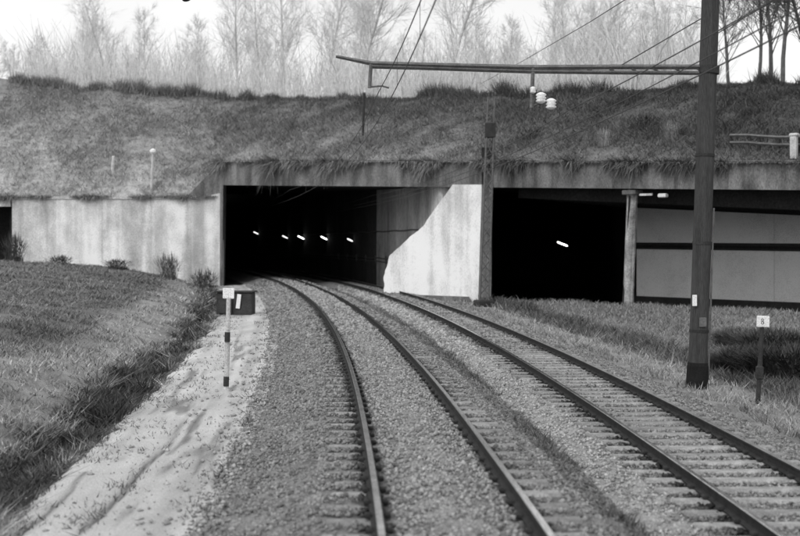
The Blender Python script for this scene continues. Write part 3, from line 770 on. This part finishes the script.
WB = [(14, 268, 1.3, 2.4, .06, 'dark bush beside the opening at the left picture edge'),
      (168, 272, 1.3, 2.0, .13, 'dry bush at the foot of the pale wing wall nearest the tunnel'),
      (118, 272, 1.5, .8, .10, 'low dry bush at the foot of the wing wall, middle of its row'),
      (60, 271, 1.4, .8, .10, 'low dry bush at the foot of the wing wall towards the left edge'),
      (204, 284, 1.5, 1.6, .09, 'scrubby bush at the corner of the tunnel mouth and the wing wall')]
for i, (a, b, c, e, cc, lb) in enumerate(WB):
    q = P(a, b, 80.5); q[2] = float(H(q[0], q[1])); bush(q, c, e, 260, cc, lb, seed=60 + i, group='bushes along the wing wall')
for i, (a, t_, c, e, cc, lb) in enumerate([(207, .04, 1.0, 1., .16, 'grassy tuft at the corner where the wing wall meets the bridge'), (560, .75, 1.0, 1., .06, 'dark shrub high on the bank above the right opening'), (583, .2, .8, 1.1, .26, 'pale dry weed clump on the bank above the underpass'),
        (654, .25, .8, 1.2, .24, 'pale dry weed clump on the bank just left of the tall pole'), (612, .4, 1.2, .9, .07, 'dark shrub on the bank above the slim pillar'),
        (500, .3, 1.2, .9, .08, 'dark shrub on the bank beside the lattice mast')]):
    i0 = float(np.argmin(np.abs(HX + B[:, 0] / B[:, 1] * F - a)))
    q = np.array([v[0] for v in bank(np.array([i0]), np.array([t_]))]); bush(q, c, e, 160, cc, lb, seed=80 + i, group='shrubs on the high bank')

# ------------------------------------------------------------------ near mast with its boom
b0 = gp(697, 388)
DP = b0[1]; S = DP / F
ms = thing('catenary_mast', tuple(b0), 'tall dark leaning mast beside the right track with a long boom to the left', 'mast')
pp = [up(b0, h) for h in (-.3, .55, 3., 6., 9.4)]
MB().tube(pp, [.225, .222, .218, .214, .21], 12).build('pole', M['pole'], ms)
MB().tube([up(b0, -.3), up(b0, .1), up(b0, .52), up(b0, .60)], [.27, .265, .255, .235], 12).build('foot', M['tar'], ms)
MB().box(P(692, 300, DP) + [0, -.24, 0], (.1, .03, .26), 0, .008).build('tag_plate', M['paint'], ms)
for k in range(3):
    hb = 1.3 + k * 2.05
    MB().tube([up(b0, hb), up(b0, hb + .07)], .228, 12).build('band', M['iron'], ms)
MB().box(up(b0, 1.55) + [.02, -.235, 0], (.16, .04, .22), 0, .01).build('number_plate', M['gal'], ms)
MB().tube([up(b0, .2) + [.23, -.1, 0], up(b0, 4.2) + [.22, -.1, 0]], .022, 6).build('conduit', M['gal'], ms)
zc = P(709, 70, DP)
MB().tube([zc + [-.006, 0, -.09], zc + [.006, 0, .09]], .245, 12).build('clamp', M['iron'], ms)
# boom: two angle bars with battens
TOP = [(336, 56.5), (372, 63.5), (440, 65.5), (530, 67.5), (620, 67.), (704, 67.)]
BOT = [(372, 66.5), (440, 68.5), (530, 71.5), (620, 72.5), (704, 73.)]
boom = MB()
boom.tube([P(x, y, DP) for x, y in TOP], [.035, .055, .06, .06, .06, .06], 4)
boom.tube([P(x, y, DP) for x, y in BOT], .05, 4)
bo = boom.build('boom', M['gal'], ms)
for x in np.arange(386, 700, 22):
    yt = np.interp(x, [a for a, b in TOP], [b for a, b in TOP]); yb = np.interp(x + 11, [a for a, b in BOT], [b for a, b in BOT])
    MB().tube([P(x, yt, DP), P(x + 11, yb, DP)], .025, 4).build('batten', M['gal'], bo)
MB().tube([P(712.5, 12, DP), P(620, 66, DP)], .014, 5).build('stay', M['wire'], ms)
def drop(x0, y0, y1, lb=None):
    MB().tube([P(x0, y0, DP), P(x0 - 1.5, y1, DP)], .05, 6).build('drop_arm', M['gal'], ms)
drop(371, 64, 88); drop(533, 68, 108)
MB().tube([P(532, 106, DP), P(548, 101, DP), P(556, 104, DP)], .022, 5).build('bracket', M['gal'], ms)
MB().tube([P(370, 87, DP), P(382, 86, DP), P(389, 88, DP)], .022, 5).build('bracket', M['gal'], ms)
for q in (P(541, 98, DP - .15), P(551, 104, DP - .15), P(533, 90, DP - .15)):
    big = 1. if q[0] > 3.2 else .6
    MB().tube([q + [0, 0, z_ * big] for z_ in (-.13, -.1, -.07, -.03, 0, .03, .07, .1, .13)], [k_ * big for k_ in (.04, .1, .13, .09, .13, .09, .13, .1, .04)], 10).build('insulator', M['porc'], ms, True)

# overhead wires
def wire(name, f, z, label, d0, d1, sag=0., r=.011, per=27., ox=0.):
    dd = np.arange(d0, d1, 1.5); pts = []
    for d in dd:
        ph = ((d - DP) / 50.) % 1.; pts.append((float(f(d)) + ox + .0 , d, z - sag * 4 * ph * (1 - ph)))
    return tag(MB().tube(pts, r, 5).build(name, M['wire']), label, 'overhead wire', 'overhead wires')
wr = [('contact_wire', Rx, 5.10, 'lowest overhead wire above the right track, crossing the mast at the boom', 0., .012),
      ('auxiliary_wire', Rx, 5.31, 'middle overhead wire above the right track', .0, .010),
      ('messenger_wire', Rx, 5.72, 'topmost overhead wire above the right track', .18, .011),
      ('contact_wire', Lx, 5.45, 'lower overhead wire above the near track', 0., .010),
      ('messenger_wire', Lx, 6.1, 'upper overhead wire above the near track', .25, .010)]
for nm, f, z, lb, sg, rr_ in wr:
    wo = wire(nm, f, z, lb, -10, 100, sg, rr_)
    if nm == 'messenger_wire':
        for d in np.arange(6., 70, 5.):
            ph = ((d - DP) / 50.) % 1.; zt = z - sg * 4 * ph * (1 - ph); zb = 5.10 if f is Rx else 5.45
            MB().tube([(f(d), d, zt), (f(d), d, zb)], .005, 3).build('dropper', M['wire'], wo)
tag(MB().tube([P(672, -30, 20.5), P(590, 22, 33), P(521, 62, 52), P(480, 84, 72)], .012, 5).build('feeder_wire', M['wire']), 'thin feeder wire running back from the top of the mast to the ridge', 'overhead wire')
tag(MB().tube([P(840, -38, 21), P(713, 36, 27.2)], .011, 5).build('feeder_wire', M['wire']), 'short feeder wire coming down to the right side of the mast', 'overhead wire')

# lattice mast in front of the pier
b1 = P(484, 304, 62.); b1[2] = float(H(b1[0], b1[1])) - .05
lm = thing('lattice_mast', tuple(b1), 'narrow grey lattice mast standing before the right edge of the white pier', 'mast')
Ht = (304 - 94) / F * 62.
cor = [(-.25, -.25), (.25, -.25), (.25, .25), (-.25, .25)]
for cx, cy in cor:
    MB().tube([up(b1 + [cx, cy, 0], 0), up(b1 + [cx * .7, cy * .7, 0], Ht)], .045, 4).build('leg', M['gal'], lm)
lat = MB(); ns = 18
for s_ in range(4):
    (ax, ay), (bx_, by_) = cor[s_], cor[(s_ + 1) % 4]
    for i in range(ns):
        z0, z1 = Ht * i / ns, Ht * (i + 1) / ns; k0, k1 = 1 - .3 * i / ns, 1 - .3 * (i + 1) / ns
        p, q = (up(b1 + [ax * k0, ay * k0, 0], z0), up(b1 + [bx_ * k1, by_ * k1, 0], z1))
        if i % 2: p, q = (up(b1 + [bx_ * k0, by_ * k0, 0], z0), up(b1 + [ax * k1, ay * k1, 0], z1))
        lat.tube([p, q], .025, 4, caps=False)
stuff(lat.build('lacing', M['gal'], lm))
MB().box(up(b1, (304 - 127) / F * 62.), (.55, .5, .8), 0, .03).build('junction_box', M['iron'], lm)
MB().box(b1 + [0, 0, .15], (.9, .9, .5), .3, .06).build('footing', M['iron'], lm)

# ------------------------------------------------------------------ small signs
def km_sign(base_px, plate_px, size, label, postm, extra=False):
    b = gp(*base_px); d = b[1]; t = P(plate_px[0], plate_px[1], d)
    g = thing('kilometre_sign', tuple(b), label, 'sign', 'kilometre signs')
    MB().tube([b + [0, 0, -.1], b + (t - b) * .5 + [.005, .03, 0], t + [0, .03, size * .3]], [.055, .05, .045], 8).build('post', postm, g)
    pl_ = MB().box(t, (size, .03, size * .92), 0, .012, ry=.03).build('plate', M['paint'], g)
    return g, b, t, pl_
g, b, t, pl_ = km_sign((757.5, 404), (763, 321.5), .265, 'small square white sign marked 8 on a dark post near the right edge', M['iron'])
def glyph8(c, h, th, name, parent):
    mb = MB()
    for cz, rr_ in ((.25, .22), (-.25, .27)):
        ring = [(c[0] + math.cos(a) * rr_ * h * .8, c[1], c[2] + cz * h + math.sin(a) * rr_ * h) for a in np.linspace(0, 2 * math.pi, 17)]
        mb.tube(ring, th, 5, caps=False)
    return mb.build(name, M['ink'], parent)
glyph8((t[0] - .015, t[1] - .017, t[2] + .005), .12, .007, 'numeral', pl_)
MB().box(b + (t - b) * .38 + [0, 0, 0], (.14, .1, .3), 0, .03).build('clamp', M['iron'], g)
g, b, t, pl_ = km_sign((226, 390), (228.5, 293.5), .24, 'small square white sign on a pale thin post beside the sandy track', M['stake'])
for f_ in (.04, .5):
    MB().tube([b + (t - b) * f_, b + (t - b) * (f_ + .10)], .06, 8).build('collar', M['iron'], g)

# relay cabinet behind the left sign
cb = gp(236, 310); cb = np.array([P(236, 300, 50)[0], 50., float(H(P(236, 300, 50)[0], 50.))])
cbt = thing('relay_cabinet', tuple(cb), 'dark low trackside cabinet with a narrow white strip behind the left sign', 'cabinet')
MB().box(cb + [0, 0, .5], (1.55, .7, 1.0), -.1, .04).build('body', M['cab'], cbt)
MB().box(cb + [0, 0, 1.03], (1.7, .85, .07), -.1, .02).build('lid', M['cab'], cbt)
MB().box(cb + [-.42, -.40, .5], (.6, .03, .8), -.1, .01).build('door', M['cab'], cbt)
MB().box(cb + [.17, -.43, .62], (.17, .03, .62), -.1, .01, ry=.12).build('notice_strip', M['paint'], cbt)
MB().tube([cb + [-.2, -.44, .52], cb + [-.2, -.44, .62]], .02, 6).build('handle', M['gal'], cbt)
MB().box(cb + [0, 0, -.03], (1.75, .9, .14), -.1, .02).build('plinth', M['conc'], cbt)

# posts standing on the left bank
def bankpoint(pxx, t_):
    i0 = float(np.argmin(np.abs(HX + B[:, 0] / B[:, 1] * F - pxx))); return np.array([v[0] for v in bank(np.array([i0]), np.array([t_]))])
q = bankpoint(147, .06)
g = thing('bank_post', tuple(q), 'taller pale post with a rounded head on the left grassy bank', 'post', 'pale posts on the left bank')
MB().tube([up(q, -.2), up(q, 1.4), up(q, 2.75)], [.12, .11, .09], 8).build('post', M['stake'], g)
MB().tube([up(q, 2.7), up(q, 2.85), up(q, 3.0), up(q, 3.12)], [.12, .24, .22, .08], 8).build('head', M['paint'], g)
q = bankpoint(98.5, .22)
g = thing('bank_post', tuple(q), 'short pale stake on the left grassy bank, left of the taller post', 'post', 'pale posts on the left bank')
MB().tube([up(q, -.2), up(q, .5), up(q, 1.05)], [.13, .15, .10], 8).build('post', M['stake'], g)
MB().tube([up(q, 1.04), up(q, 1.12), up(q, 1.16)], [.10, .13, .05], 8).build('cap', M['paint'], g)
q = bankpoint(331, .35)
g = thing('bank_post', tuple(q), 'thin dark post on the bank above the tunnel mouth', 'post')
MB().tube([up(q, -.2), up(q, 1.4), up(q, 2.9)], [.09, .085, .08], 7).build('post', M['iron'], g)
MB().tube([up(q, 2.9), up(q, 2.97)], [.11, .09], 7).build('cap', M['gal'], g)

# guard rail on the ledge at the right
gr = thing('guard_rail', tuple(bankpoint(770, .1)), 'low dark guard rail with posts on the ledge above the panelled wall', 'guard rail')
ps = [bankpoint(p, .12) for p in (722, 738, 754, 770, 786, 802, 820)]
for p in ps: MB().box(p + [0, 0, .35], (.12, .12, 1.0), -.78, .015).build('post', M['iron'], gr)
for hgt_ in (.38, .74):
    MB().tube([p + [N[0] * .09, N[1] * .09, hgt_] for p in ps], .075, 4).build('rail', M['gal'], gr)
q = bankpoint(793, .06)
g = thing('marker_post', tuple(q), 'pale stubby marker post before the guard rail at the right edge', 'post')
MB().box(q + [0, 0, .5], (.3, .22, 1.1), -.7, .05).build('post', M['stake'], g)
MB().box(q + [0.02, 0, 1.1], (.4, .3, .16), -.7, .05).build('cap', M['stake'], g)

# ------------------------------------------------------------------ lamps inside the openings
def lamp(p, lng, tilt, label, m, az=0.):
    t = thing('tunnel_lamp', tuple(p), label, 'lamp', 'lamps inside the tunnels')
    MB().box(p + [0, .09, .0], (lng + .16, .1, .2), az, .02, ry=tilt).build('housing', M['iron'], t)
    a = np.array([math.cos(az) * math.cos(tilt), math.sin(az) * math.cos(tilt), -math.sin(tilt)]) * lng / 2
    MB().tube([p - a, p - a * .8, p + a * .8, p + a], [.03, .055, .05, .02], 8).build('tube', m, t)
for pxx, py, lng, nm, mm in ((256, 233, .9, 'faint lit lamp deepest in the left tunnel, first from left', 'lampdim'), (285, 237, .9, 'lit lamp in the left tunnel, second from left', 'lampdim'),
                      (301, 237.5, 1.0, 'brightest lit lamp in the left tunnel, middle of the row of five', 'lamp'), (324, 238, .9, 'lit lamp in the left tunnel, fourth from left', 'lamp'),
                      (350, 240, .7, 'lit lamp in the left tunnel nearest the white pier, right end of the row', 'lampdim')):
    dd = np.linspace(85, 175, 900); i = np.argmin(np.abs(HX + (Lx(dd) + oR - .35) / dd * F - pxx)); d = dd[i]
    lamp(P(pxx, py, d), lng * .75, .45, nm, M[mm])
lamp(P(562.5, 244, 84.), 0.8, .38, 'single bright lit lamp in the right black underpass', M['lamp'])

# a bird high above, at the top edge
q = P(186, .5, 40.)
bd = thing('bird', tuple(q), 'small black bird in the white sky at the top edge', 'bird')
MB().tube([q + [-.13, 0, .0], q + [-.08, 0, .01], q + [0, 0, .02], q + [.08, 0, .02], q + [.13, 0, .035], q + [.17, 0, .03]], [.01, .05, .065, .05, .035, .005], 8).build('body', M['tar'], bd, True)
for s_ in (-1, 1):
    MB().add([q + [-.05, 0, .04], q + [.07, 0, .04], q + [.03, s_ * .16, .12], q + [-.04, s_ * .16, .11], q + [-.03, s_ * .3, .06],
              q + [-.05, 0, .025], q + [.07, 0, .025], q + [.03, s_ * .16, .108], q + [-.04, s_ * .16, .098], q + [-.03, s_ * .3, .052]],
             [(0, 1, 2, 3), (3, 2, 4), (5, 8, 7, 6), (8, 9, 7), (0, 3, 8, 5), (1, 6, 7, 2), (3, 4, 9, 8), (2, 7, 9, 4), (0, 5, 6, 1)]).build('wing', M['tar'], bd)
